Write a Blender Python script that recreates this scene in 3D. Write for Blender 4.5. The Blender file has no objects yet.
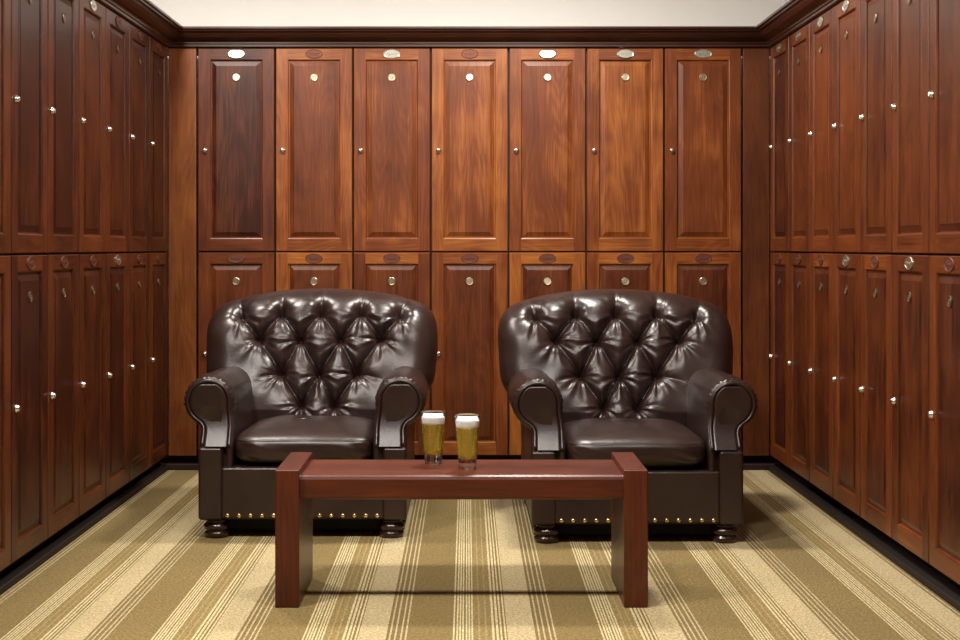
import bpy, math, random
import numpy as np
from mathutils import Vector, Matrix
R = random.Random(7)
SC = bpy.context.scene
COL = SC.collection

# ------------------------------------------------------------------ helpers
class MB:
    """collects polygons with uv (metres, u along the grain) and a tone per face"""
    def __init__(s):
        s.v = []; s.f = []; s.uv = []; s.tone = []; s.sm = []
    def poly(s, pts, uv=None, tone=.5, smooth=False):
        i = len(s.v); s.v += [tuple(p) for p in pts]
        s.f.append(tuple(range(i, i + len(pts))))
        s.uv.append(uv or [(0, 0)] * len(pts)); s.tone.append(tone); s.sm.append(smooth)
    def box(s, x0, x1, y0, y1, z0, z1, grain='z', tone=None, off=None):
        tone = R.random() if tone is None else tone
        ou, ov = off or (R.uniform(0, 40), R.uniform(0, 40))
        c = [(x0,y0,z0),(x1,y0,z0),(x1,y1,z0),(x0,y1,z0),(x0,y0,z1),(x1,y0,z1),(x1,y1,z1),(x0,y1,z1)]
        for q in ((0,1,5,4),(1,2,6,5),(2,3,7,6),(3,0,4,7),(4,5,6,7),(3,2,1,0)):
            s.poly([c[k] for k in q], guv([c[k] for k in q], grain, ou, ov), tone)
    def loft(s, rings, closed=True, caps=False, smooth=True, tone=.5):
        """rings of equal length, vertices shared"""
        b = len(s.v); n = len(rings[0])
        for r in rings: s.v += [tuple(p) for p in r]
        m = n if closed else n - 1
        for i in range(len(rings) - 1):
            for j in range(m):
                k = (j + 1) % n
                q = (b+i*n+j, b+i*n+k, b+(i+1)*n+k, b+(i+1)*n+j)
                s.f.append(q); s.sm.append(smooth); s.tone.append(tone)
                s.uv.append([(s.v[t][2], s.v[t][0]) for t in q])
        if caps:
            for ring, rev in ((0, True), (len(rings)-1, False)):
                q = [b+ring*n+j for j in range(n)]
                if rev: q.reverse()
                s.f.append(tuple(q)); s.sm.append(smooth); s.tone.append(tone)
                s.uv.append([(s.v[t][2], s.v[t][0]) for t in q])
    def lathe(s, prof, c=(0,0,0), seg=32, axis='z', smooth=True):
        rings = []
        for r, h in prof:
            ring = []
            for k in range(seg):
                a = 2*math.pi*k/seg
                if axis == 'z': ring.append((c[0]+r*math.cos(a), c[1]+r*math.sin(a), c[2]+h))
                else: ring.append((c[0]+r*math.cos(a), c[1]+h, c[2]+r*math.sin(a)))
            rings.append(ring)
        s.loft(rings, True, True, smooth)
    def tube(s, path, r, seg=8, closed=False):
        rings = []; n = len(path); P = [Vector(p) for p in path]
        up = None
        for i in range(n):
            a = P[(i-1) % n] if (closed or i > 0) else P[i]
            b = P[(i+1) % n] if (closed or i < n-1) else P[i]
            t = (b-a).normalized()
            if up is None:
                up = Vector((0,1,0)) if abs(t.y) < .8 else Vector((0,0,1))
            u = (up - t*up.dot(t)).normalized(); w = t.cross(u); up = u
            rings.append([P[i] + u*r*math.cos(2*math.pi*k/seg) + w*r*math.sin(2*math.pi*k/seg) for k in range(seg)])
        if closed: rings.append(rings[0])
        s.loft(rings, True, not closed)
    def build(s, name, mat, parent=None, bevel=0, fixn=False, sub=0, segs=2):
        me = bpy.data.meshes.new(name); me.from_pydata(s.v, [], s.f)
        me.uv_layers.new(name='UVMap'); me.color_attributes.new('tone', 'FLOAT_COLOR', 'CORNER')
        ul = me.uv_layers['UVMap']; at = me.color_attributes['tone']
        k = 0
        for i, p in enumerate(me.polygons):
            p.use_smooth = s.sm[i]
            for c in range(len(p.vertices)):
                ul.data[k].uv = s.uv[i][c]; t = s.tone[i]; at.data[k].color = (t, t, t, 1); k += 1
        if fixn or bevel:
            import bmesh
            bm = bmesh.new(); bm.from_mesh(me)
            bmesh.ops.remove_doubles(bm, verts=bm.verts, dist=1e-5)
            bmesh.ops.recalc_face_normals(bm, faces=bm.faces); bm.to_mesh(me); bm.free()
        me.materials.append(mat)
        o = bpy.data.objects.new(name, me); COL.objects.link(o)
        if parent: o.parent = parent
        if bevel:
            b = o.modifiers.new('Bevel', 'BEVEL'); b.width = bevel; b.segments = segs; b.limit_method = 'ANGLE'
            b.harden_normals = False
            for p in me.polygons: p.use_smooth = True
            b.angle_limit = math.radians(35)
            w = o.modifiers.new('WN', 'WEIGHTED_NORMAL'); w.keep_sharp = False
        if sub:
            m = o.modifiers.new('Sub', 'SUBSURF'); m.levels = sub; m.render_levels = sub
        return o

def guv(pts, grain, ou, ov):
    a = [Vector(p) for p in pts]
    n = (a[1]-a[0]).cross(a[2]-a[0])
    out = []
    for p in a:
        if grain == 'z':
            u = p.z; v = p.x if abs(n.y) >= abs(n.x) else p.y
            if abs(n.z) > max(abs(n.x), abs(n.y)): u, v = p.y, p.x
        elif grain == 'x':
            u = p.x; v = p.z if abs(n.y) >= abs(n.z) else p.y
            if abs(n.x) > max(abs(n.z), abs(n.y)): u, v = p.z, p.y
        else:
            u = p.y; v = p.z if abs(n.x) >= abs(n.z) else p.x
            if abs(n.y) > max(abs(n.z), abs(n.x)): u, v = p.z, p.x
        out.append((u+ou, v+ov))
    return out

def empty(name, loc, rz=0, label=None, cat=None, group=None):
    o = bpy.data.objects.new(name, None); COL.objects.link(o)
    o.location = loc; o.rotation_euler = (0, 0, rz); o.empty_display_size = .1
    if label: o['label'] = label
    if cat: o['category'] = cat
    if group: o['group'] = group
    return o

def struct(o): o['kind'] = 'structure'; return o

# ------------------------------------------------------------------ materials
def new_mat(name):
    m = bpy.data.materials.new(name); m.use_nodes = True
    nt = m.node_tree; b = nt.nodes['Principled BSDF']
    return m, nt, b
def N(nt, t, **kw):
    n = nt.nodes.new(t)
    for k, v in kw.items():
        if hasattr(n, k): setattr(n, k, v)
        else: n.inputs[k].default_value = v
    return n
def ramp(nt, stops, interp='LINEAR'):
    n = nt.nodes.new('ShaderNodeValToRGB'); cr = n.color_ramp; cr.interpolation = interp
    while len(cr.elements) > 1: cr.elements.remove(cr.elements[-1])
    cr.elements[0].position = stops[0][0]; cr.elements[0].color = (*stops[0][1], 1)
    for p, c in stops[1:]:
        e = cr.elements.new(p); e.color = (*c, 1)
    return n
def simple(name, col, rough=.5, metal=0, **kw):
    m, nt, b = new_mat(name)
    b.inputs['Base Color'].default_value = (*col, 1); b.inputs['Roughness'].default_value = rough
    b.inputs['Metallic'].default_value = metal
    for k, v in kw.items(): b.inputs[k].default_value = v
    return m

def wood(name, dark, mid, light, rough=.32, coat=.25, tonerange=.5, figure=1.0):
    m, nt, b = new_mat(name); L = nt.links.new
    uv = N(nt, 'ShaderNodeUVMap', uv_map='UVMap')
    at = N(nt, 'ShaderNodeAttribute', attribute_name='tone')
    def mapped(sx, sy):
        mp = N(nt, 'ShaderNodeMapping'); mp.inputs['Scale'].default_value = (sx, sy, 1)
        L(uv.outputs[0], mp.inputs[0]); return mp
    m1 = mapped(1.1, 9); n1 = N(nt, 'ShaderNodeTexNoise', Scale=1.0, Detail=5, Roughness=.6, Distortion=.6); L(m1.outputs[0], n1.inputs['Vector'])
    m2 = mapped(4, 130); n2 = N(nt, 'ShaderNodeTexNoise', Scale=1.0, Detail=3, Roughness=.6); L(m2.outputs[0], n2.inputs['Vector'])
    m3 = mapped(.9, 5.5); w = N(nt, 'ShaderNodeTexNoise', Scale=1.3, Detail=1.5, Roughness=.4, Distortion=.3); L(m3.outputs[0], w.inputs['Vector'])
    # growth-ring lines: bands of the slow noise
    mul = N(nt, 'ShaderNodeMath', operation='MULTIPLY'); mul.inputs[1].default_value = 16*figure; L(w.outputs['Fac'], mul.inputs[0])
    fr = N(nt, 'ShaderNodeMath', operation='PINGPONG'); fr.inputs[1].default_value = .5; L(mul.outputs[0], fr.inputs[0])
    m4 = mapped(5, 5); n4 = N(nt, 'ShaderNodeTexNoise', Scale=1.0, Detail=2); L(m4.outputs[0], n4.inputs['Vector'])
    def ma(a, k, bsock=None, c=0):
        x = N(nt, 'ShaderNodeMath', operation='MULTIPLY_ADD'); L(a, x.inputs[0]); x.inputs[1].default_value = k
        if bsock is not None: L(bsock, x.inputs[2])
        else: x.inputs[2].default_value = c
        return x.outputs[0]
    s = ma(n1.outputs['Fac'], .60, None, -.29)
    s = ma(n2.outputs['Fac'], .55, s)
    s = ma(fr.outputs[0], .20, s)
    s = ma(n4.outputs['Fac'], .42, s)
    s = ma(at.outputs['Fac'], tonerange, s)
    s = ma(s, 1.0, None, -.185 - tonerange*.5)
    rp = ramp(nt, [(0, dark), (.45, mid), (1, light)]); L(s, rp.inputs[0])
    L(rp.outputs[0], b.inputs['Base Color'])
    rr = N(nt, 'ShaderNodeMapRange'); rr.inputs['To Min'].default_value = rough-.05; rr.inputs['To Max'].default_value = rough+.1
    L(n1.outputs['Fac'], rr.inputs[0]); L(rr.outputs[0], b.inputs['Roughness'])
    b.inputs['Coat Weight'].default_value = coat; b.inputs['Coat Roughness'].default_value = .18
    bp = N(nt, 'ShaderNodeBump', Strength=.06, Distance=.002); L(n2.outputs['Fac'], bp.inputs['Height']); L(bp.outputs[0], b.inputs['Normal'])
    b.inputs['Specular IOR Level'].default_value = .36
    return m

M_door = wood('cherry_door_wood', (.028,.0050,.0015), (.132,.0305,.0056), (.40,.132,.021), tonerange=1.0, coat=.06, rough=.36)
M_trim = wood('cherry_trim_wood', (.035,.007,.002), (.115,.029,.006), (.27,.088,.017), tonerange=.6, coat=.05, rough=.38)
M_crown = wood('dark_crown_wood', (.012,.0035,.002), (.040,.0098,.004), (.095,.026,.008), tonerange=.3, rough=.34, coat=.1)
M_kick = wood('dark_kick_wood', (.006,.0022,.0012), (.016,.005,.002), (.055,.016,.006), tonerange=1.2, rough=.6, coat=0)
M_body = simple('locker_carcass_wood', (.030,.009,.004), .6)
M_bench = wood('reddish_bench_wood', (.024,.0035,.0014), (.085,.0150,.0040), (.22,.052,.0120), tonerange=.5, rough=.36, coat=.12, figure=.9)
M_foot = wood('turned_foot_wood', (.010,.004,.002), (.025,.009,.005), (.05,.017,.009), rough=.2, coat=.6)
M_nickel = simple('nickel_lock_metal', (.78,.76,.72), .22, 1)
M_disc = simple('pale_brass_disc', (.52,.44,.31), .30, .95)
M_disc_shade = simple('shaded_brass_disc', (.17,.12,.075), .38, .9)  # darker copy of the disc brass; side-wall dimness painted into the colour
M_discd = simple('tarnished_disc_engraving', (.25,.20,.13), .5, .6)
M_silver = simple('silver_plate_metal', (.60,.59,.50), .28, .95)
M_silverd = simple('silver_plate_engraving', (.30,.30,.24), .5, .7)
M_copper = simple('copper_plate_metal', (.13,.042,.024), .5, .5)
M_copperd = simple('copper_plate_engraving', (.12,.04,.022), .5, .5)
M_nail = simple('antique_brass_nail', (.80,.58,.28), .25, 1)
M_wall = simple('cream_wall_paint', (.82,.80,.76), .8)

def leather():
    m, nt, b = new_mat('dark_brown_leather'); L = nt.links.new
    tc = N(nt, 'ShaderNodeTexCoord')
    n1 = N(nt, 'ShaderNodeTexNoise', Scale=5, Detail=4); L(tc.outputs['Object'], n1.inputs['Vector'])
    rp = ramp(nt, [(.3, (.0150,.0068,.0056)), (.7, (.027,.0125,.0100))]); L(n1.outputs['Fac'], rp.inputs[0]); L(rp.outputs[0], b.inputs['Base Color'])
    vo = N(nt, 'ShaderNodeTexVoronoi', Scale=330); L(tc.outputs['Object'], vo.inputs['Vector'])
    n2 = N(nt, 'ShaderNodeTexNoise', Scale=38, Detail=4); L(tc.outputs['Object'], n2.inputs['Vector'])
    b1 = N(nt, 'ShaderNodeBump', Strength=.12, Distance=.002); L(vo.outputs['Distance'], b1.inputs['Height'])
    b2 = N(nt, 'ShaderNodeBump', Strength=.16, Distance=.004); L(n2.outputs['Fac'], b2.inputs['Height']); L(b1.outputs[0], b2.inputs['Normal'])
    L(b2.outputs[0], b.inputs['Normal'])
    rr = N(nt, 'ShaderNodeMapRange'); rr.inputs['To Min'].default_value = .24; rr.inputs['To Max'].default_value = .40
    L(n1.outputs['Fac'], rr.inputs[0]); L(rr.outputs[0], b.inputs['Roughness'])
    b.inputs['Specular IOR Level'].default_value = .5
    return m
M_leather = leather()
M_under_shade = simple('black_underside_shade', (.004,.004,.004), .9)

def carpet():
    m, nt, b = new_mat('striped_carpet'); L = nt.links.new
    P = .419; X0 = -.305
    tc = N(nt, 'ShaderNodeTexCoord'); sp = N(nt, 'ShaderNodeSeparateXYZ'); L(tc.outputs['Object'], sp.inputs[0])
    nj = N(nt, 'ShaderNodeTexNoise', Scale=260, Detail=1); L(tc.outputs['Object'], nj.inputs['Vector'])
    jit = N(nt, 'ShaderNodeMath', operation='MULTIPLY_ADD'); L(nj.outputs['Fac'], jit.inputs[0]); jit.inputs[1].default_value = .003; L(sp.outputs['X'], jit.inputs[2])
    sub = N(nt, 'ShaderNodeMath', operation='ADD'); L(jit.outputs[0], sub.inputs[0]); sub.inputs[1].default_value = -X0 + 40*P - .0015
    dv = N(nt, 'ShaderNodeMath', operation='DIVIDE'); L(sub.outputs[0], dv.inputs[0]); dv.inputs[1].default_value = P
    fr = N(nt, 'ShaderNodeMath', operation='FRACT'); L(dv.outputs[0], fr.inputs[0])
    A = (.375,.300,.160); W = (.46,.38,.205); D = (.168,.117,.038); D2 = (.155,.107,.036); Md = (.205,.145,.050); Ml = (.27,.20,.080)
    k = 1/151.0
    st = [(0, A), (28*k, D2)]
    for c in (31, 36.5, 42, 47): st += [(c*k, A), ((c+1.8)*k, D2)]
    st += [(49.5*k, D)]
    rp1 = ramp(nt, st, 'CONSTANT'); L(fr.outputs[0], rp1.inputs[0])
    st = [(0, D)]
    for i in range(7):
        c = 95.5 + i*3.15; st += [(c*k, W), ((c+1.75)*k, D2)]
    st[-1] = ((95.5+6*3.15+1.75)*k, Md)
    st += [(121*k, Ml), (123*k, Md), (128*k, Ml), (130*k, Md)]
    for c in (135.5, 139.5, 143.5, 147.5): st += [(c*k, W), ((c+2.1)*k, D2)]
    rp2 = ramp(nt, st, 'CONSTANT'); L(fr.outputs[0], rp2.inputs[0])
    gt = N(nt, 'ShaderNodeMath', operation='GREATER_THAN'); L(fr.outputs[0], gt.inputs[0]); gt.inputs[1].default_value = .5
    rp = N(nt, 'ShaderNodeMix', data_type='RGBA'); L(gt.outputs[0], rp.inputs[0]); L(rp1.outputs[0], rp.inputs[6]); L(rp2.outputs[0], rp.inputs[7])
    # loop-pile speckle
    mp = N(nt, 'ShaderNodeMapping'); mp.inputs['Scale'].default_value = (120, 95, 1); L(tc.outputs['Object'], mp.inputs[0])
    n1 = N(nt, 'ShaderNodeTexNoise', Scale=1, Detail=2, Roughness=.7); L(mp.outputs[0], n1.inputs['Vector'])
    n3 = N(nt, 'ShaderNodeTexNoise', Scale=3, Detail=3); L(tc.outputs['Object'], n3.inputs['Vector'])
    r1 = N(nt, 'ShaderNodeMapRange'); r1.inputs['From Min'].default_value = .25; r1.inputs['From Max'].default_value = .75; r1.inputs['To Min'].default_value = .5; r1.inputs['To Max'].default_value = 1.5
    L(n1.outputs['Fac'], r1.inputs[0])
    r3 = N(nt, 'ShaderNodeMapRange'); r3.inputs['To Min'].default_value = .85; r3.inputs['To Max'].default_value = 1.15; L(n3.outputs['Fac'], r3.inputs[0])
    mm = N(nt, 'ShaderNodeMath', operation='MULTIPLY'); L(r1.outputs[0], mm.inputs[0]); L(r3.outputs[0], mm.inputs[1])
    mx = N(nt, 'ShaderNodeVectorMath', operation='SCALE'); L(rp.outputs[2], mx.inputs[0]); L(mm.outputs[0], mx.inputs['Scale'])
    L(mx.outputs[0], b.inputs['Base Color']); b.inputs['Roughness'].default_value = .95
    b.inputs['Specular IOR Level'].default_value = .1; b.inputs['Sheen Weight'].default_value = .15
    bp = N(nt, 'ShaderNodeBump', Strength=.5, Distance=.004); L(n1.outputs['Fac'], bp.inputs['Height']); L(bp.outputs[0], b.inputs['Normal'])
    return m
M_carpet = carpet()

M_glass = simple('clear_glass', (1,1,1), 0.0, 0); _b = M_glass.node_tree.nodes['Principled BSDF']
_b.inputs['Transmission Weight'].default_value = 1; _b.inputs['IOR'].default_value = 1.45
def beer():
    m, nt, b = new_mat('golden_beer'); L = nt.links.new
    b.inputs['Base Color'].default_value = (1,.74,.09,1); b.inputs['Roughness'].default_value = .02
    b.inputs['Transmission Weight'].default_value = .72; b.inputs['IOR'].default_value = 1.34
    return m
M_beer = beer()
M_foam = simple('white_beer_foam', (.97,.955,.91), .8)
_b = M_foam.node_tree.nodes['Principled BSDF']; _b.inputs['Subsurface Weight'].default_value = .7; _b.inputs['Subsurface Radius'].default_value = (.02,.02,.018)

# ------------------------------------------------------------------ dimensions (camera at x=0, y=0)
YB = 6.64; XL = -1.46; XR = 1.48; W = .38
Z0, ZS, ZT = .07, 1.066, 2.063; CR = 2.152
CAMZ = 1.09; DEPTH = .45
YN = YB - 7*W            # near end of the side banks
YF = -.6                 # how far the room runs towards and past the camera

# ------------------------------------------------------------------ the room
b = MB(); b.box(XL-.5, XR+.5, YF, YB+.52, -.05, 0); struct(b.build('floor', M_carpet))
b = MB(); b.box(XL-.5, XR+.5, YB+.47, YB+.52, 0, 2.8); struct(b.build('wall_back', M_wall))
b = MB(); b.box(XL-.55, XL-.47, YF, YB+.52, 0, 2.8); struct(b.build('wall_left', M_wall))
b = MB(); b.box(XR+.47, XR+.55, YF, YB+.52, 0, 2.8); struct(b.build('wall_right', M_wall))
b = MB(); b.box(XL-.55, XR+.55, YF, YB+.52, 2.8, 2.85); struct(b.build('ceiling', M_wall))
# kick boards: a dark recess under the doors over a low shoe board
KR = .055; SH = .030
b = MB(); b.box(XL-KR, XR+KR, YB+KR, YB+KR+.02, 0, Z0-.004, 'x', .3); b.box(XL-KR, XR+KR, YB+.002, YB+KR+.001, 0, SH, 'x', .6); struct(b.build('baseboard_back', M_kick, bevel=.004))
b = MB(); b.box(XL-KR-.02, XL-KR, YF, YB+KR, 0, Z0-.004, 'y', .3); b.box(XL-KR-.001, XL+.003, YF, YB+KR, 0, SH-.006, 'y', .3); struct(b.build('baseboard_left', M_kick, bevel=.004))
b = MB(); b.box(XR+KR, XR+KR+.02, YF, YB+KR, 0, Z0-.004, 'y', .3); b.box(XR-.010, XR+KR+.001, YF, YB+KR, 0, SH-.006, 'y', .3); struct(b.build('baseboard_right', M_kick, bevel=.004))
# filler boards in the two corners of the back wall
XA, XB = -1.317, 1.343
b = MB(); b.box(XL+.002, XA-.006, YB+.004, YB+.03, Z0, ZT, 'z', .85); struct(b.build('trim_1', M_trim, bevel=.002))
b = MB(); b.box(XB+.006, XR-.002, YB+.004, YB+.03, Z0, ZT, 'z', .36); struct(b.build('trim_2', M_trim, bevel=.002))
# plain wood panelling carries the two side banks on past the camera
b = MB(); b.box(XL-.03, XL, YF, YN-.004, Z0, ZT, 'z', .45); struct(b.build('trim_3', M_trim, bevel=.002))
b = MB(); b.box(XR, XR+.03, YF, YN-.004, Z0, ZT, 'z', .45); struct(b.build('trim_4', M_trim, bevel=.002))
# crown moulding: profile (overhang o, height h)
prof = [(-.30,0),(.004,0),(.012,.004),(.012,.014),(.018,.018),(.018,.024),(.022,.030),(.034,.034),(.050,.044),(.062,.058),(.068,.068),(.078,.070),(.080,.078),(.090,.080),(.090,.090),(-.30,.090)]
def crown(name, a, bpt, nrm, mit):
    """a, bpt: ends on the door plane, nrm: towards the room, mit: how far each end moves per metre of overhang"""
    mb = MB(); t = (Vector(bpt)-Vector(a)).normalized()
    ra = [Vector(a)+Vector(nrm)*o+t*(o*mit[0])+Vector((0,0,h)) for o, h in prof]
    rb = [Vector(bpt)+Vector(nrm)*o-t*(o*mit[1])+Vector((0,0,h)) for o, h in prof]
    n = len(prof); ou, ov = R.uniform(0, 9), R.uniform(0, 9)
    ln = (Vector(bpt)-Vector(a)).length; acc = 0
    for j in range(n):
        k = (j+1) % n; d = math.dist(prof[j], prof[k])
        mb.poly([ra[j], rb[j], rb[k], ra[k]], [(ou, ov+acc), (ou+ln, ov+acc), (ou+ln, ov+acc+d), (ou, ov+acc+d)], .5); acc += d
    mb.poly(ra, tone=.5); mb.poly(rb[::-1], tone=.5)
    return struct(mb.build(name, M_crown, fixn=True))
crown('trim_5', (XL, YB, ZT), (XR, YB, ZT), (0,-1,0), (1,1))
crown('trim_6', (XL, YF, ZT), (XL, YB, ZT), (1,0,0), (0,1))
crown('trim_7', (XR, YF, ZT), (XR, YB, ZT), (-1,0,0), (0,1))

# ------------------------------------------------------------------ lockers
def ring_rect(x0, x1, z0, z1, y): return [(x0,y,z0),(x1,y,z0),(x1,y,z1),(x0,y,z1)]
def make_door(h, tones, parent):
    """local: x from -w/2 to w/2, y into the wall, z up from 0. Frame of two stiles and two rails round a raised panel."""
    mb = MB(); w = W - .009; x0, x1 = -w/2, w/2; z0, z1 = .0035, h-.0035
    st, rt, rb_ = .056, .053, .060
    tp, tsl, tsr, trt, trb = tones
    offs = [(R.uniform(0,40), R.uniform(0,40)) for _ in range(5)]
    c = .0025
    def q(pts, grain, o, t): mb.poly(pts, guv(pts, grain, *o), t)
    ix0, ix1, iz0, iz1 = x0+st, x1-st, z0+rb_, z1-rt
    # frame front (stiles run full height)
    q([(x0+c,0,z0+c),(ix0,0,z0+c),(ix0,0,z1-c),(x0+c,0,z1-c)], 'z', offs[1], tsl)
    q([(ix1,0,z0+c),(x1-c,0,z0+c),(x1-c,0,z1-c),(ix1,0,z1-c)], 'z', offs[2], tsr)
    q([(ix0,0,iz1),(ix1,0,iz1),(ix1,0,z1-c),(ix0,0,z1-c)], 'x', offs[3], trt)
    q([(ix0,0,z0+c),(ix1,0,z0+c),(ix1,0,iz0),(ix0,0,iz0)], 'x', offs[4], trb)
    # outer arris and door edge
    A = ring_rect(x0+c, x1-c, z0+c, z1-c, 0); B = ring_rect(x0, x1, z0, z1, c); C = ring_rect(x0, x1, z0, z1, .021)
    for j in range(4):
        k = (j+1) % 4; o = (offs[4], offs[2], offs[3], offs[1])[j]; t = (trb, tsr, trt, tsl)[j]; g = 'xzxz'[j]
        q([A[k], A[j], B[j], B[k]], g, o, t); q([B[k], B[j], C[j], C[k]], g, o, t)
    q(C, 'z', offs[0], tp)
    # moulded lip into the groove, then the panel bevel up to the raised field
    rings = [ring_rect(ix0, ix1, iz0, iz1, 0)]
    for d, y in ((.0035, .0018), (.0055, .0055), (.0065, .0105), (.0105, .0105)):
        rings.append(ring_rect(ix0+d, ix1-d, iz0+d, iz1-d, y))
    for i in range(4):
        for j in range(4):
            k = (j+1) % 4; o = (offs[4], offs[2], offs[3], offs[1])[j]; t = (trb, tsr, trt, tsl)[j]; g = 'xzxz'[j]
            q([rings[i][j], rings[i][k], rings[i+1][k], rings[i+1][j]], g, o, t)
    d1, d2 = .0105, .032
    P1 = ring_rect(ix0+d1, ix1-d1, iz0+d1, iz1-d1, .0105); P2 = ring_rect(ix0+d2, ix1-d2, iz0+d2, iz1-d2, .0030)
    P3 = ring_rect(ix0+d2, ix1-d2, iz0+d2, iz1-d2, .0018)
    for j in range(4):
        k = (j+1) % 4
        q([P1[j], P1[k], P2[k], P2[j]], 'z', offs[0], tp); q([P2[j], P2[k], P3[k], P3[j]], 'z', offs[0], tp)
    q(P3, 'z', offs[0], tp)
    return mb.build('door', M_door, parent), (ix0, ix1, iz0, iz1, z0, z1)

_cache = {}
def mesh_once(key, fn):
    if key not in _cache: _cache[key] = fn()
    return _cache[key]
def knob_mesh():
    m = MB(); m.lathe([(.0125,0),(.0135,-.002),(.0125,-.005),(.0100,-.006),(.0100,-.011),(.0085,-.0135),(.004,-.014)], seg=20, axis='y')
    m.box(-.0012,.0012,-.0152,-.0138,-.006,.006)
    return m
def disc_mesh():
    m = MB(); m.lathe([(.0185,.0004),(.0185,-.0022),(.0170,-.0032),(.0155,-.0028),(.0150,-.0022),(.0010,-.0022)], seg=28, axis='y', smooth=False); return m
def ring_mesh():
    m = MB(); m.lathe([(.0075,0),(.0075,-.0026),(.0050,-.0026),(.0050,0)], seg=20, axis='y'); return m
def oval(a, bb, prof):
    m = MB(); rings = []
    for s, y in prof:
        rings.append([((a*s)*math.cos(2*math.pi*k/36), y, (bb*s)*math.sin(2*math.pi*k/36)) for k in range(36)])
    m.loft(rings, True, True, False); return m
def plate_mesh(): return oval(.0415, .0225, [(1,.0004),(1,-.0022),(.95,-.0034),(.90,-.0028),(.88,-.0022),(.05,-.0022)])
def scroll_mesh():
    m = MB()                                     # small worn raised ornament on the plate
    for t in range(5):
        x = -.020 + t*.010
        m.lathe([(.0028,0),(.0028,-.0030),(.0012,-.0034)], (x, 0, (.002, -.001, .0015, -.001, .002)[t]), 8, 'y')
    m.box(-.024,.024,-.0030,0,-.0065,-.0050)
    return m

def child(name, mat, parent, key, fn, loc, rot=(0,0,0), label=None):
    def mk():
        o = fn().build(name, mat, None, fixn=True); me = o.data; bpy.data.objects.remove(o); return me
    me = mesh_once((key, mat.name), mk)
    o = bpy.data.objects.new(name, me); COL.objects.link(o); o.parent = parent; o.location = loc; o.rotation_euler = rot
    if label: o['label'] = label
    return o

def locker(loc, rz, h, tones, plate, tilt, label, group):
    root = empty('locker', loc, rz, label, 'locker', group)
    bd = MB(); bd.box(-W/2+.001, W/2-.001, .0215, DEPTH, .0, h, 'z', .3); bd.build('carcass', M_body, root)
    d, (ix0, ix1, iz0, iz1, z0, z1) = make_door(h, tones, root)
    child('lock_knob', M_nickel, d, 'knob', knob_mesh, (-W/2+.038, -.0, h*.5+((.010 if rz < 0 else .004 if rz > 0 else -.004) if loc[2] > .5 else (-.010 if rz < 0 else 0))), (0, R.uniform(-.5,.5), 0))
    dt, dp = tilt
    dc = child('number_disc', M_disc if rz == 0 else M_disc_shade, d, 'disc', disc_mesh, (0, .0012, z1-.140), (dt, R.uniform(-.1,.1), R.uniform(-.02,.02)))
    pm, pd = {'s': (M_silver, M_silverd), 'c': (M_copper, M_copperd)}[plate]
    pl = child('name_plate', pm, d, 'plate', plate_mesh, (0, -.0005, z1-.0265), (dp, 0, 0), 'silver oval plate' if plate == 's' else 'copper oval plate')
    # engraving kept inside the meshes' own parent plate and disc as a second material
    for host, mat, fn, key in ((dc, M_discd, ring_mesh, 'ring'), (pl, pd, scroll_mesh, 'scroll')):
        def both(host=host, mat=mat, fn=fn):
            o = fn().build('x', mat, None, fixn=True); e = o.data; bpy.data.objects.remove(o)
            import bmesh
            bm = bmesh.new(); bm.from_mesh(host.data); n0 = len(bm.faces); bm.from_mesh(e); bm.faces.ensure_lookup_table()
            for f in bm.faces[n0:]: f.material_index = 1
            me = host.data.copy(); bm.to_mesh(me); bm.free()
            if len(me.materials) < 2: me.materials.append(mat)
            return me
        host.data = mesh_once((key, host.data.name), both)
    return root

ORD = ['first', 'second', 'third', 'fourth', 'fifth', 'sixth', 'last']
def tn(p, f, j=.11): return (p+R.uniform(-j*.5,j*.5), f+R.uniform(-j,j), f+R.uniform(-j,j), f+.05+R.uniform(-j,j), f+.05+R.uniform(-j,j))
# back wall: (panel tone, frame tone, plate, disc tilt, plate tilt, words) for the upper row then the lower row
UP = [(.22,.32,'s',-.14,-.16,'red-brown door, bright oval plate'), (.45,.62,'c',.0,.0,'copper oval plate'), (.60,.66,'s',.0,.05,'silver oval plate'),
      (.60,.62,'c',-.15,.0,'copper oval plate'), (.52,.62,'s',-.16,-.18,'brightest white oval plate'), (.68,.66,'s',-.14,-.11,'pale silver oval plate'),
      (.50,.66,'s',.0,-.02,'silver oval plate')]
LO = [(.30,.45,'c'), (.34,.72,'c'), (.38,.55,'c'), (.42,.66,'c'), (.36,.70,'c'), (.36,.66,'c'), (.28,.66,'c')]
FL = ['beside the left corner board', 'second from the left corner', 'third from the left corner', 'in the middle column', 'third from the right corner', 'second from the right corner', 'beside the right corner board']
BEHIND = ['behind the left edge of the left armchair', 'behind the left armchair, left of its middle', 'behind the left armchair, right of its middle',
          'uncovered between the two armchairs', 'behind the right armchair, left of its middle', 'behind the right armchair, right of its middle', 'behind the right edge of the right armchair']
for i in range(7):
    x = XA + (i+.5)*W
    p, f, pl, dt, pt, words = UP[i]
    locker((x, YB, ZS), 0, ZT-ZS, tn(p, f), pl, (dt, pt), 'upper back-wall wooden locker %s, %s' % (FL[i], words), 'upper lockers on the back wall')
    p, f, pl = LO[i]
    locker((x, YB, Z0), 0, ZS-Z0, tn(p, f), pl, ((.0,.0,.0,-.08,-.16,-.14,-.02)[i], 0), 'lower back-wall wooden locker %s' % BEHIND[i], 'lower lockers on the back wall')
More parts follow.
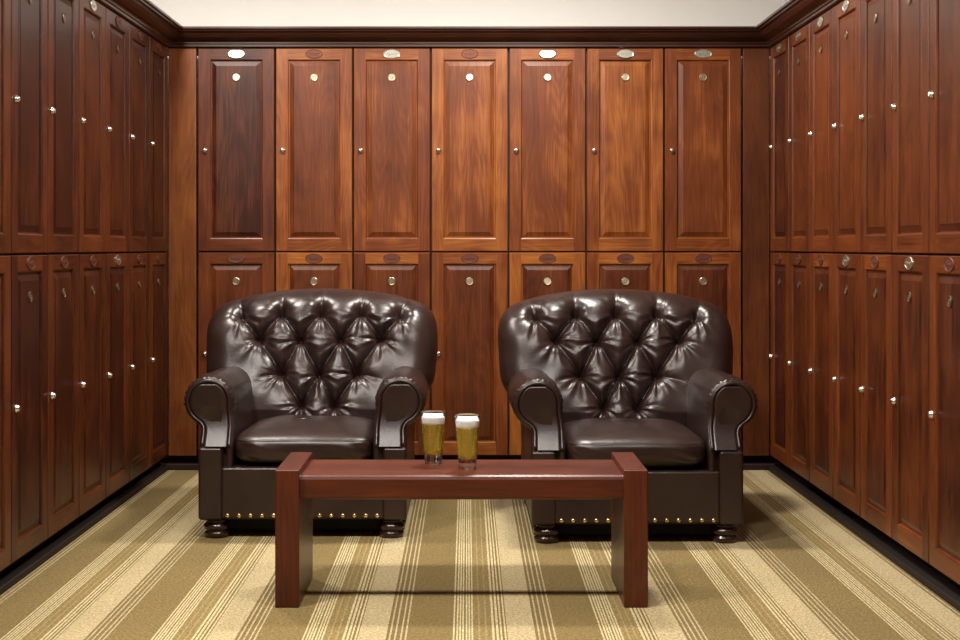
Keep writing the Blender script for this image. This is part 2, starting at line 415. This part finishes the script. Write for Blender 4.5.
for side, xx, rz in (('left', XL, math.pi/2), ('right', XR, -math.pi/2)):
    for k in range(7):
        y = YB - (k+.5)*W
        where = ('nearest the back corner' if k == 0 else 'at the %s edge of the photo' % side if k == 6 else '%s out from the back corner' % ORD[k])
        side_shade = -.22 if side == 'left' else -.12  # side doors toned darker, the left ones most: shade put into the wood colour
        pu = 's' if (side == 'left' and k in (3, 4)) or (side == 'right' and k in (0, 1, 2, 3)) else 'c'
        plow = 's' if (side == 'right' and k in (3, 5)) or (side == 'left' and k == 2) else 'c'
        locker((xx, y, ZS), rz, ZT-ZS, tn(.47+side_shade+R.uniform(-.1,.1), .52+side_shade), pu, (0, 0), 'upper %s-wall wooden locker, %s' % (side, where), 'upper lockers on the %s wall' % side)
        locker((xx, y, Z0), rz, ZS-Z0, tn(.42+side_shade+R.uniform(-.12,.08), .50+side_shade), plow, (0, 0), 'lower %s-wall wooden locker, %s' % (side, where), 'lower lockers on the %s wall' % side)

# ------------------------------------------------------------------ armchair
def catmull(pts, n, closed=False):
    P = [np.array(p, float) for p in pts]; m = len(P); out = []
    segs = m if closed else m-1
    for i in range(segs):
        g = (lambda k: P[k % m]) if closed else (lambda k: P[min(max(k, 0), m-1)])
        p0, p1, p2, p3 = g(i-1), g(i), g(i+1), g(i+2)
        for t in np.linspace(0, 1, n, endpoint=False):
            out.append(.5*((2*p1)+(-p0+p2)*t+(2*p0-5*p1+4*p2-p3)*t*t+(-p0+3*p1-3*p2+p3)*t**3))
    if not closed: out.append(P[-1])
    return np.array(out)
def resample(c, n, closed=True):
    if closed: c = np.vstack([c, c[:1]])
    d = np.r_[0, np.cumsum(np.linalg.norm(np.diff(c, axis=0), axis=1))]
    t = np.linspace(0, d[-1], n, endpoint=not closed)
    return np.stack([np.interp(t, d, c[:, k]) for k in range(c.shape[1])], 1)

BTN = [(0,.818),(.168,.816),(-.168,.816),(.335,.806),(-.335,.806), (.084,.708),(-.084,.708),(.254,.712),(-.254,.712),
       (0,.570),(.155,.572),(-.155,.572), (.068,.445),(-.068,.445)]
SEG = []
def sg(a, b): SEG.append((a, b)); SEG.append(((-a[0], a[1]), (-b[0], b[1])))
sg((0,.818),(.084,.708)); sg((.168,.816),(.084,.708)); sg((.168,.816),(.254,.712)); sg((.335,.806),(.254,.712))
sg((.084,.708),(0,.570)); sg((.084,.708),(.155,.572)); sg((.254,.712),(.155,.572)); sg((0,.570),(.068,.445)); sg((.155,.572),(.068,.445))
sg((.068,.445),(.068,.30)); sg((0,.818),(0,.96)); sg((.168,.816),(.176,.96)); sg((.335,.806),(.375,.93)); sg((.155,.572),(.275,.535)); sg((.254,.712),(.330,.690))
def tuft(x, z):
    acc = np.zeros(x.shape); seen = set()
    for (a, b) in SEG:
        if (a, b) in seen: continue
        seen.add((a, b))
        a0 = a; a = np.array(a); d = np.array(b)-a; L2 = d@d
        t = np.clip(((x-a[0])*d[0]+(z-a[1])*d[1])/L2, 0, 1)
        dist = np.hypot(x-a[0]-t*d[0], z-a[1]-t*d[1])
        amp = 1.0
        out = b not in BTN                                   # creases that run out to an edge fade along the way
        if out and b[1] > .4: amp = (1-t)**(2.6 if b[1] > .9 else 1.3)*.9
        acc += (amp*(.72*np.exp(-dist/.026)+.28*np.exp(-dist/.008)))**2.5
    h = .041*(1-np.minimum(acc, 3)**.4)
    for i, (bx, bz) in enumerate(BTN):
        r = np.hypot(x-bx, z-bz); th = np.arctan2(z-bz, x-bx)
        h -= .020*np.exp(-(r/.028)**2)
        ph = i*1.7
        w = np.exp(-((r-.042)/(.034+.018*(np.sin(th) < 0)))**2)
        h += .0036*w*(np.cos(9*th+ph)+.7*np.cos(14*th+2.3*ph))*np.clip(.35+.65*np.sin(-th+.5*math.sin(ph)), .2, 1)
    h += .003*np.sin(x*23+z*9)*np.sin(z*31-x*7)
    return h

def y_front(z):                      # lean of the back
    zz = np.maximum(z, .28)
    return .475 + .30*(zz-.30) + .10*np.maximum(zz-.72, 0)

def make_back(root):
    half = [(0,.908),(.12,.904),(.25,.889),(.345,.869),(.422,.841),(.464,.803),(.481,.75),(.483,.68),(.479,.60),(.468,.53),(.425,.45),(.400,.38),(.392,.28),(.390,.13)]
    right = catmull(half, 12); left = right[::-1].copy(); left[:, 0] *= -1
    bottom = np.stack([np.linspace(.390, -.390, 40)[1:-1], np.full(38, .13)], 1)
    out = resample(np.vstack([right, bottom, left[:-1]]), 420)
    C = np.array([0, .50]); RR = .115
    dv = out-C; rad = np.linalg.norm(dv, axis=1)
    # radial fractions: dense, with an angle-uniform roll at the edge
    phi = np.linspace(0, math.pi/2, 30)
    rings = []; flat = np.linspace(.01, 1, 105)
    NR = len(flat)+len(phi)-1
    X = np.zeros((NR, len(out))); Z = X.copy(); Y = X.copy(); S = X.copy()
    for j in range(len(out)):
        r0 = max(rad[j]-RR, .2)
        rr = np.r_[flat*r0, r0+(rad[j]-r0)*np.sin(phi[1:])]
        dy = np.r_[np.zeros(len(flat)), RR*1.15*(1-np.cos(phi[1:]))]
        arc = np.r_[flat*r0, r0+(rad[j]-r0)*phi[1:]]
        u = dv[j]/rad[j]
        X[:, j] = C[0]+u[0]*rr; Z[:, j] = C[1]+u[1]*rr; Y[:, j] = dy
        # "unrolled" coordinates for the tufting are the plain front coordinates
        S[:, j] = np.r_[np.ones(len(flat)), np.cos(phi[1:])**.7]
    Yb = y_front(Z)+Y - .020*np.exp(-((Z-.42)/.16)**2)*(1-np.clip(np.abs(X)/.40, 0, 1)**2)
    Pn = np.stack([X, Yb, Z], -1)
    du = np.gradient(Pn, axis=0); dvv = (np.roll(Pn, -1, 1)-np.roll(Pn, 1, 1))
    nrm = np.cross(du, dvv); nrm /= np.linalg.norm(nrm, axis=-1, keepdims=True)+1e-9
    if nrm[60, 10, 1] > 0: nrm = -nrm
    h = tuft(X, Z)-.018
    low = np.clip((Z-.34)/.08, 0, 1)
    P = Pn + nrm*(h*S*low)[..., None]
    mb = MB()
    ring = [[tuple(p) for p in P[i]] for i in range(NR)]
    last = Pn[-1]
    for dy, ins in ((.03, 0), (.07, .004), (.095, .02), (.105, .05)):   # rear of the back
        q = last.copy(); q[:, 1] = np.minimum(last[:, 1]+dy, .93)
        q[:, 0] *= (1-ins/.45); q[:, 2] = .5+(q[:, 2]-.5)*(1-ins/.45)
        ring.append([tuple(p) for p in q])
    mb.loft(ring, True, True)
    o = mb.build('back_cushion', M_leather, root)
    # upholstery buttons
    for bx, bz in BTN:
        hh = float((tuft(np.array([bx]), np.array([bz]))-.018)[0])
        yy = float(y_front(np.array([bz]))[0]) - .020*math.exp(-((bz-.42)/.16)**2)*(1-min(abs(bx)/.40, 1)**2)
        ex = 0
        cl = bz
        d = np.array([bx, bz])-C; rj = np.linalg.norm(d); k = int(np.argmin(np.abs(np.arctan2(dv[:, 1], dv[:, 0])-math.atan2(d[1], d[0]))))
        r0 = max(rad[k]-RR, .2)
        if rj > r0: ex = RR*1.15*(1-math.cos(math.asin(min((rj-r0)/(rad[k]-r0), 1))))
        m = MB(); m.lathe([(.0005,-.006),(.005,-.0055),(.0085,-.003),(.0095,0),(.0085,.004)], (bx, yy+ex-hh-.002, bz), 14, 'y')
        m.build('button', M_leather, o)
    return o

def arm_profile(s):
    """closed outline (x, z) of a scroll arm, s = -1 left or +1 right; index of the upper run returned too"""
    cx, cz, r = -.361, .508, .092
    pts = [(-.262,.075),(-.262,.20),(-.262,.33),(-.262,.42)]
    for a in np.linspace(0, 1, 30):
        th = math.radians(-12 + a*(232+12)); pts.append((cx+r*math.cos(th)*(1.0), cz+r*math.sin(th)))
    pts += [(-.385,.415),(-.388,.37),(-.388,.33),(-.388,.20),(-.388,.075)]
    a = np.array(pts); a = resample(a, 150, closed=True)
    if s > 0: a[:, 0] *= -1
    return a
def inset(p, d, s):
    t = np.roll(p, -1, 0)-np.roll(p, 1, 0); t /= np.linalg.norm(t, axis=1, keepdims=True)+1e-9
    n = np.stack([-t[:, 1], t[:, 0]], 1)
    if s > 0: n = -n
    q = p+n*d
    for _ in range(2): q = .25*np.roll(q, 1, 0)+.5*q+.25*np.roll(q, -1, 0)
    return q
def sweep(z): return .052*float(1-(1-np.clip((z-.345)/.125, 0, 1))**1.5)
def make_arm(root, s):
    p = arm_profile(s)
    mb = MB(); rings = []
    cx, cz = s*.361, .508
    th = np.arctan2(p[:, 1]-cz, (p[:, 0]-cx)*s)
    roll = np.clip((p[:, 1]-.44)/.06, 0, 1)
    nn = inset(p, 1, s)-p; nn /= np.linalg.norm(nn, axis=1, keepdims=True)+1e-9
    for y, d in ((.004,.020),(.0,.014),(.0,.010),(.004,.004),(.010,.0012),(.018,0),(.028,0),(.040,0),(.055,0),(.075,0),(.10,0),(.15,0),(.25,0),(.36,0),(.46,0),(.56,0),(.64,0)):
        q = inset(p, d, s)
        amp = .0046*math.exp(-((y-.020)/.022)**2)
        q = q + nn*((amp*np.cos(26*th)+.0016*np.sin(5*y*20+th*2)*(y > .03))*roll)[:, None]
        q = q - nn*(.006*math.exp(-((y-.2)/.18)**2)*roll)[:, None]          # stuffed a little fuller behind the welt
        rings.append([(x, y+sweep(z)*max(0, 1-y/.3), z) for x, z in q])
    mb.loft(rings, True, True)
    o = mb.build('arm', M_leather, root, fixn=True)
    # front facing panel
    f = MB(); grid = []
    q0 = inset(p, .019, s)
    def span(z):
        xs = []
        for i in range(len(q0)):
            a_, b_ = q0[i], q0[(i+1) % len(q0)]
            if (a_[1]-z)*(b_[1]-z) < 0: xs.append(a_[0]+(b_[0]-a_[0])*(z-a_[1])/(b_[1]-a_[1]))
        return (min(xs), max(xs)) if len(xs) > 1 else None
    ztop = q0[:, 1].max()
    zs = list(np.linspace(.347, .470, 24)) + [.470+(ztop-.0004-.470)*math.sin(t) for t in np.linspace(.06, math.pi/2, 22)]
    rows = [(z, span(z)) for z in zs]; rows = [r for r in rows if r[1]]
    for z, (xa, xb) in rows:
        row = []
        for k in range(15):
            u = k/14; uu = .5-.5*math.cos(math.pi*u); e = min(u, 1-u)*14
            edge = min(e/2, (ztop-z)/.012, 1)
            row.append((xa+(xb-xa)*uu, sweep(z)+.006-.013*math.sin(max(edge, 0)*math.pi/2), z))
        grid.append(row)
    f.loft(grid, False, False)
    f.build('front_panel', M_leather, o, fixn=True)
    # welt round the panel, from the outside of the neck over the roll and down the inside
    w = inset(p, .013, s); k0 = [i for i in range(len(w)) if w[i, 1] > .345]
    # rotate so that the run is contiguous
    st = next(i for i in k0 if (i-1) % len(w) not in k0)
    run = []
    i = st
    while i % len(w) in set(k0): run.append((w[i % len(w), 0], -.003+sweep(w[i % len(w), 1]), w[i % len(w), 1])); i += 1
    t = MB(); t.tube(run, .0062, 8); t.build('piping', M_leather, o)
    # lower post below the scroll
    x0, x1 = sorted((s*.300, s*.3885))
    m = MB(); m.box(x0, x1, -.010, .10, .072, .343); m.build('arm_post', M_leather, o, bevel=.012, segs=4)
    return o

def make_cushion(root):
    mb = MB(); rings = []
    NU, NV = 120, 80
    hx, hy, cy = .264, .275, .268
    zlo, zhi = .268, .396
    cz, hz = (zlo+zhi)/2, (zhi-zlo)/2
    def sp(c, e): return math.copysign(abs(c)**e, c)
    for i in range(NV+1):
        ph = -math.pi/2 + math.pi*i/NV
        ring = []
        for j in range(NU):
            t = 2*math.pi*j/NU
            e2 = .24; e1 = .50
            cx_ = sp(math.cos(ph), e1)
            x = hx*cx_*sp(math.cos(t), e2); y = cy + hy*cx_*sp(math.sin(t), e2)
            z = cz + hz*sp(math.sin(ph), e1)
            f = (1-(x/hx)**2)*(1-((y-cy)/hy)**2)
            if ph > 0: z += .024*max(f, 0) + .004*math.sin(x*22+1)*math.sin(y*13)
            # pull wrinkles down the front face
            if y < cy-.2:
                y += .0035*math.sin(x*60+3*math.sin(z*40)+z*70)*math.exp(-((z-cz)/.05)**2)
                y -= .014*(1-(x/hx)**2)*math.exp(-((z-cz)/.06)**2)
            ring.append((x, y, z))
        rings.append(ring)
    mb.loft(rings, True, True)
    o = mb.build('seat_cushion', M_leather, root)
    for zz in (zhi-.030,):
        path = []
        for k in range(140):
            t = 2*math.pi*k/140
            xx = (hx-.009)*sp(math.cos(t), .22); yy = cy+(hy-.010)*sp(math.sin(t), .22)
            if yy < cy-.2: yy -= .014*(1-min(abs(xx)/hx, 1)**2)*math.exp(-((zz-cz)/.06)**2)
            path.append((xx, yy, zz))
        t = MB(); t.tube(path, .0045, 8, True); t.build('piping', M_leather, o)
    return o

def armchair(loc, label):
    root = empty('leather_armchair', loc, 0, label, 'armchair', 'tufted leather armchairs')
    m = MB(); m.box(-.306, .306, -.005, .86, .074, .270); m.box(-.384, .384, .60, .88, .075, .34); base = m.build('seat_base', M_leather, root, bevel=.014, segs=4)
    m = MB(); m.box(-.375, .375, .075, .86, .022, .076); m.build('dust_cover_shade', M_under_shade, base)  # dust cover deepened into a black block standing in for under-chair shade
    for k in range(14):
        x = -.279 + k*.558/13
        n = MB(); n.lathe([(.0088,.0),(.0080,-.0040),(.0052,-.0066),(.0008,-.0075)], (x, -.0045, .090), 14, 'y'); n.build('nailhead', M_nail, base)
    make_arm(root, -1); make_arm(root, 1)
    make_cushion(root); make_back(root)
    for sx in (-1, 1):
        for yy in (.055, .80):
            f = MB(); f.lathe([(.020,.0),(.036,.0),(.044,.004),(.047,.012),(.046,.020),(.038,.026),(.038,.029),(.048,.034),(.051,.042),(.048,.050),(.041,.055),(.039,.062),(.042,.074)], (sx*.329, yy, 0), 32)
            f.build('bun_foot', M_foot, root)
    return root
def copy_tree(o, parent=None):
    c = o.copy(); COL.objects.link(c)
    if parent: c.parent = parent
    for ch in list(o.children): copy_tree(ch, c)
    return c
bpy.context.view_layer.update()
ch = armchair((-.613, 5.07, 0), 'dark brown button-tufted leather armchair behind the left half of the bench')
c2 = copy_tree(ch); c2.location = (.624, 4.98, 0); c2.rotation_euler = (0, 0, math.radians(.5))
c2['label'] = 'dark brown button-tufted leather armchair behind the right end of the bench'

# ------------------------------------------------------------------ bench
bn = empty('wooden_bench', (-.0165, 4.29, 0), 0, 'long low reddish wooden bench with slab ends holding two beers, before the armchairs', 'bench')
YA, YC = -.183, .183
for s in (-1, 1):
    x0, x1 = sorted((s*.5635, s*.4905))
    m = MB(); m.box(x0, x1, YA, YC, 0, .416, 'z', .5+.1*s); m.build('leg', M_bench, bn, bevel=.004, segs=3)
m = MB()
# slab with eased top edge, section in (y, z)
sec = [(YA+.030,.322),(YA+.022,.326),(YA+.020,.333),(YA+.020,.384),(YA+.024,.392),(YA+.034,.396),(YC-.034,.396),(YC-.024,.392),(YC-.020,.384),(YC-.020,.333),(YC-.022,.326),(YC-.030,.322)]
xs = [-.4905, .4905]
ou, ov = 3.3, 7.7; acc = 0
for j in range(len(sec)):
    k = (j+1) % len(sec); a, c_ = sec[j], sec[k]; d = math.dist(a, c_)
    m.poly([(xs[0],a[0],a[1]),(xs[0],c_[0],c_[1]),(xs[1],c_[0],c_[1]),(xs[1],a[0],a[1])], [(ou,ov+acc),(ou,ov+acc+d),(ou+.98,ov+acc+d),(ou+.98,ov+acc)], .55); acc += d
m.poly([(xs[0], y, z) for y, z in sec]); m.poly([(xs[1], y, z) for y, z in sec][::-1])
m.build('bench_top', M_bench, bn, fixn=True)

# ------------------------------------------------------------------ beer glasses
def beer_glass(loc, h, label):
    root = empty('beer_glass', loc, 0, label, 'beer glass', 'glasses of beer on the bench')
    def rad(z): return .0275 + (.0400-.0275)*(z/h)**1.15
    out = [(.001,0),(.024,0),(rad(0),.002)] + [(rad(z), z) for z in np.linspace(.006, h-.001, 24)] + [(rad(h)-.0007, h),(rad(h)-.0016, h-.0008)]
    inn = [(rad(z)-.0022, z) for z in np.linspace(h-.003, .034, 22)] + [(.020,.029),(.010,.0275),(.001,.027)]
    m = MB(); m.lathe(out+inn, seg=56); m.build('glass', M_glass, root, fixn=True)
    zl, zf = h*.775, h*.915
    lo = [(.001,.0272),(.010,.0277),(.0202,.0292)] + [(rad(z)-.0020, z) for z in np.linspace(.034, zl, 18)] + [(.001, zl)]
    m = MB(); m.lathe(lo, seg=48); m.build('beer', M_beer, root, fixn=True)['label'] = 'golden beer'
    fo = [(.001, zl+.0003)] + [(rad(z)-.0020, z) for z in np.linspace(zl+.0003, zf-.002, 5)] + [(rad(zf)-.006, zf+.001),(.012, zf+.003),(.001, zf+.0035)]
    m = MB(); m.lathe(fo, seg=48); m.build('foam', M_foam, root, fixn=True)['label'] = 'white foam head'
beer_glass((-.1085, 4.365, .3962), .165, 'tall glass of golden beer with foam, left and slightly further back on the bench')
beer_glass((.0015, 4.262, .3962), .168, 'tall glass of golden beer with foam, right and nearer the bench front edge')

# ------------------------------------------------------------------ light
def lamp(name, loc, power, size, col=(1,.86,.68), target=None, spread=180):
    d = bpy.data.lights.new(name, 'AREA'); d.shape = 'DISK'; d.size = size; d.energy = power; d.color = col; d.spread = math.radians(spread)
    o = bpy.data.objects.new(name, d); COL.objects.link(o); o.location = loc
    t = Vector(target) if target else Vector((loc[0], loc[1], 0))
    o.rotation_euler = (t-Vector(loc)).to_track_quat('-Z', 'Y').to_euler()
    return o
WARM = (1, .94, .86)
lamp('ceiling_lamp', (.25, 5.50, 2.78), 70, .30, WARM)
lamp('ceiling_lamp', (-1.33, 5.50, 2.78), 50, .30, WARM)
lamp('ceiling_lamp', (-1.42, 3.15, 2.78), 80, .35, WARM)
lamp('ceiling_lamp', (-.33, 3.15, 2.78), 45, .30, WARM)
lamp('ceiling_lamp', (.42, 3.15, 2.78), 45, .30, WARM)
w = bpy.data.worlds.new('World'); SC.world = w; w.use_nodes = True
w.node_tree.nodes['Background'].inputs[0].default_value = (1, .9, .78, 1); w.node_tree.nodes['Background'].inputs[1].default_value = .07

# ------------------------------------------------------------------ camera
cam = bpy.data.cameras.new('Camera'); co = bpy.data.objects.new('Camera', cam); COL.objects.link(co); SC.camera = co
co.location = (0, 0, CAMZ); co.rotation_euler = (math.pi/2, 0, 0)
cam.sensor_width = 36; cam.lens = 1360/960*36
cam.shift_x = 13/960; cam.shift_y = -73/960; cam.clip_start = .05
SC.view_settings.view_transform = 'Standard'; SC.view_settings.look = 'None'; SC.view_settings.gamma = 1
SC.view_settings.use_curve_mapping = False; SC.view_settings.exposure = 0
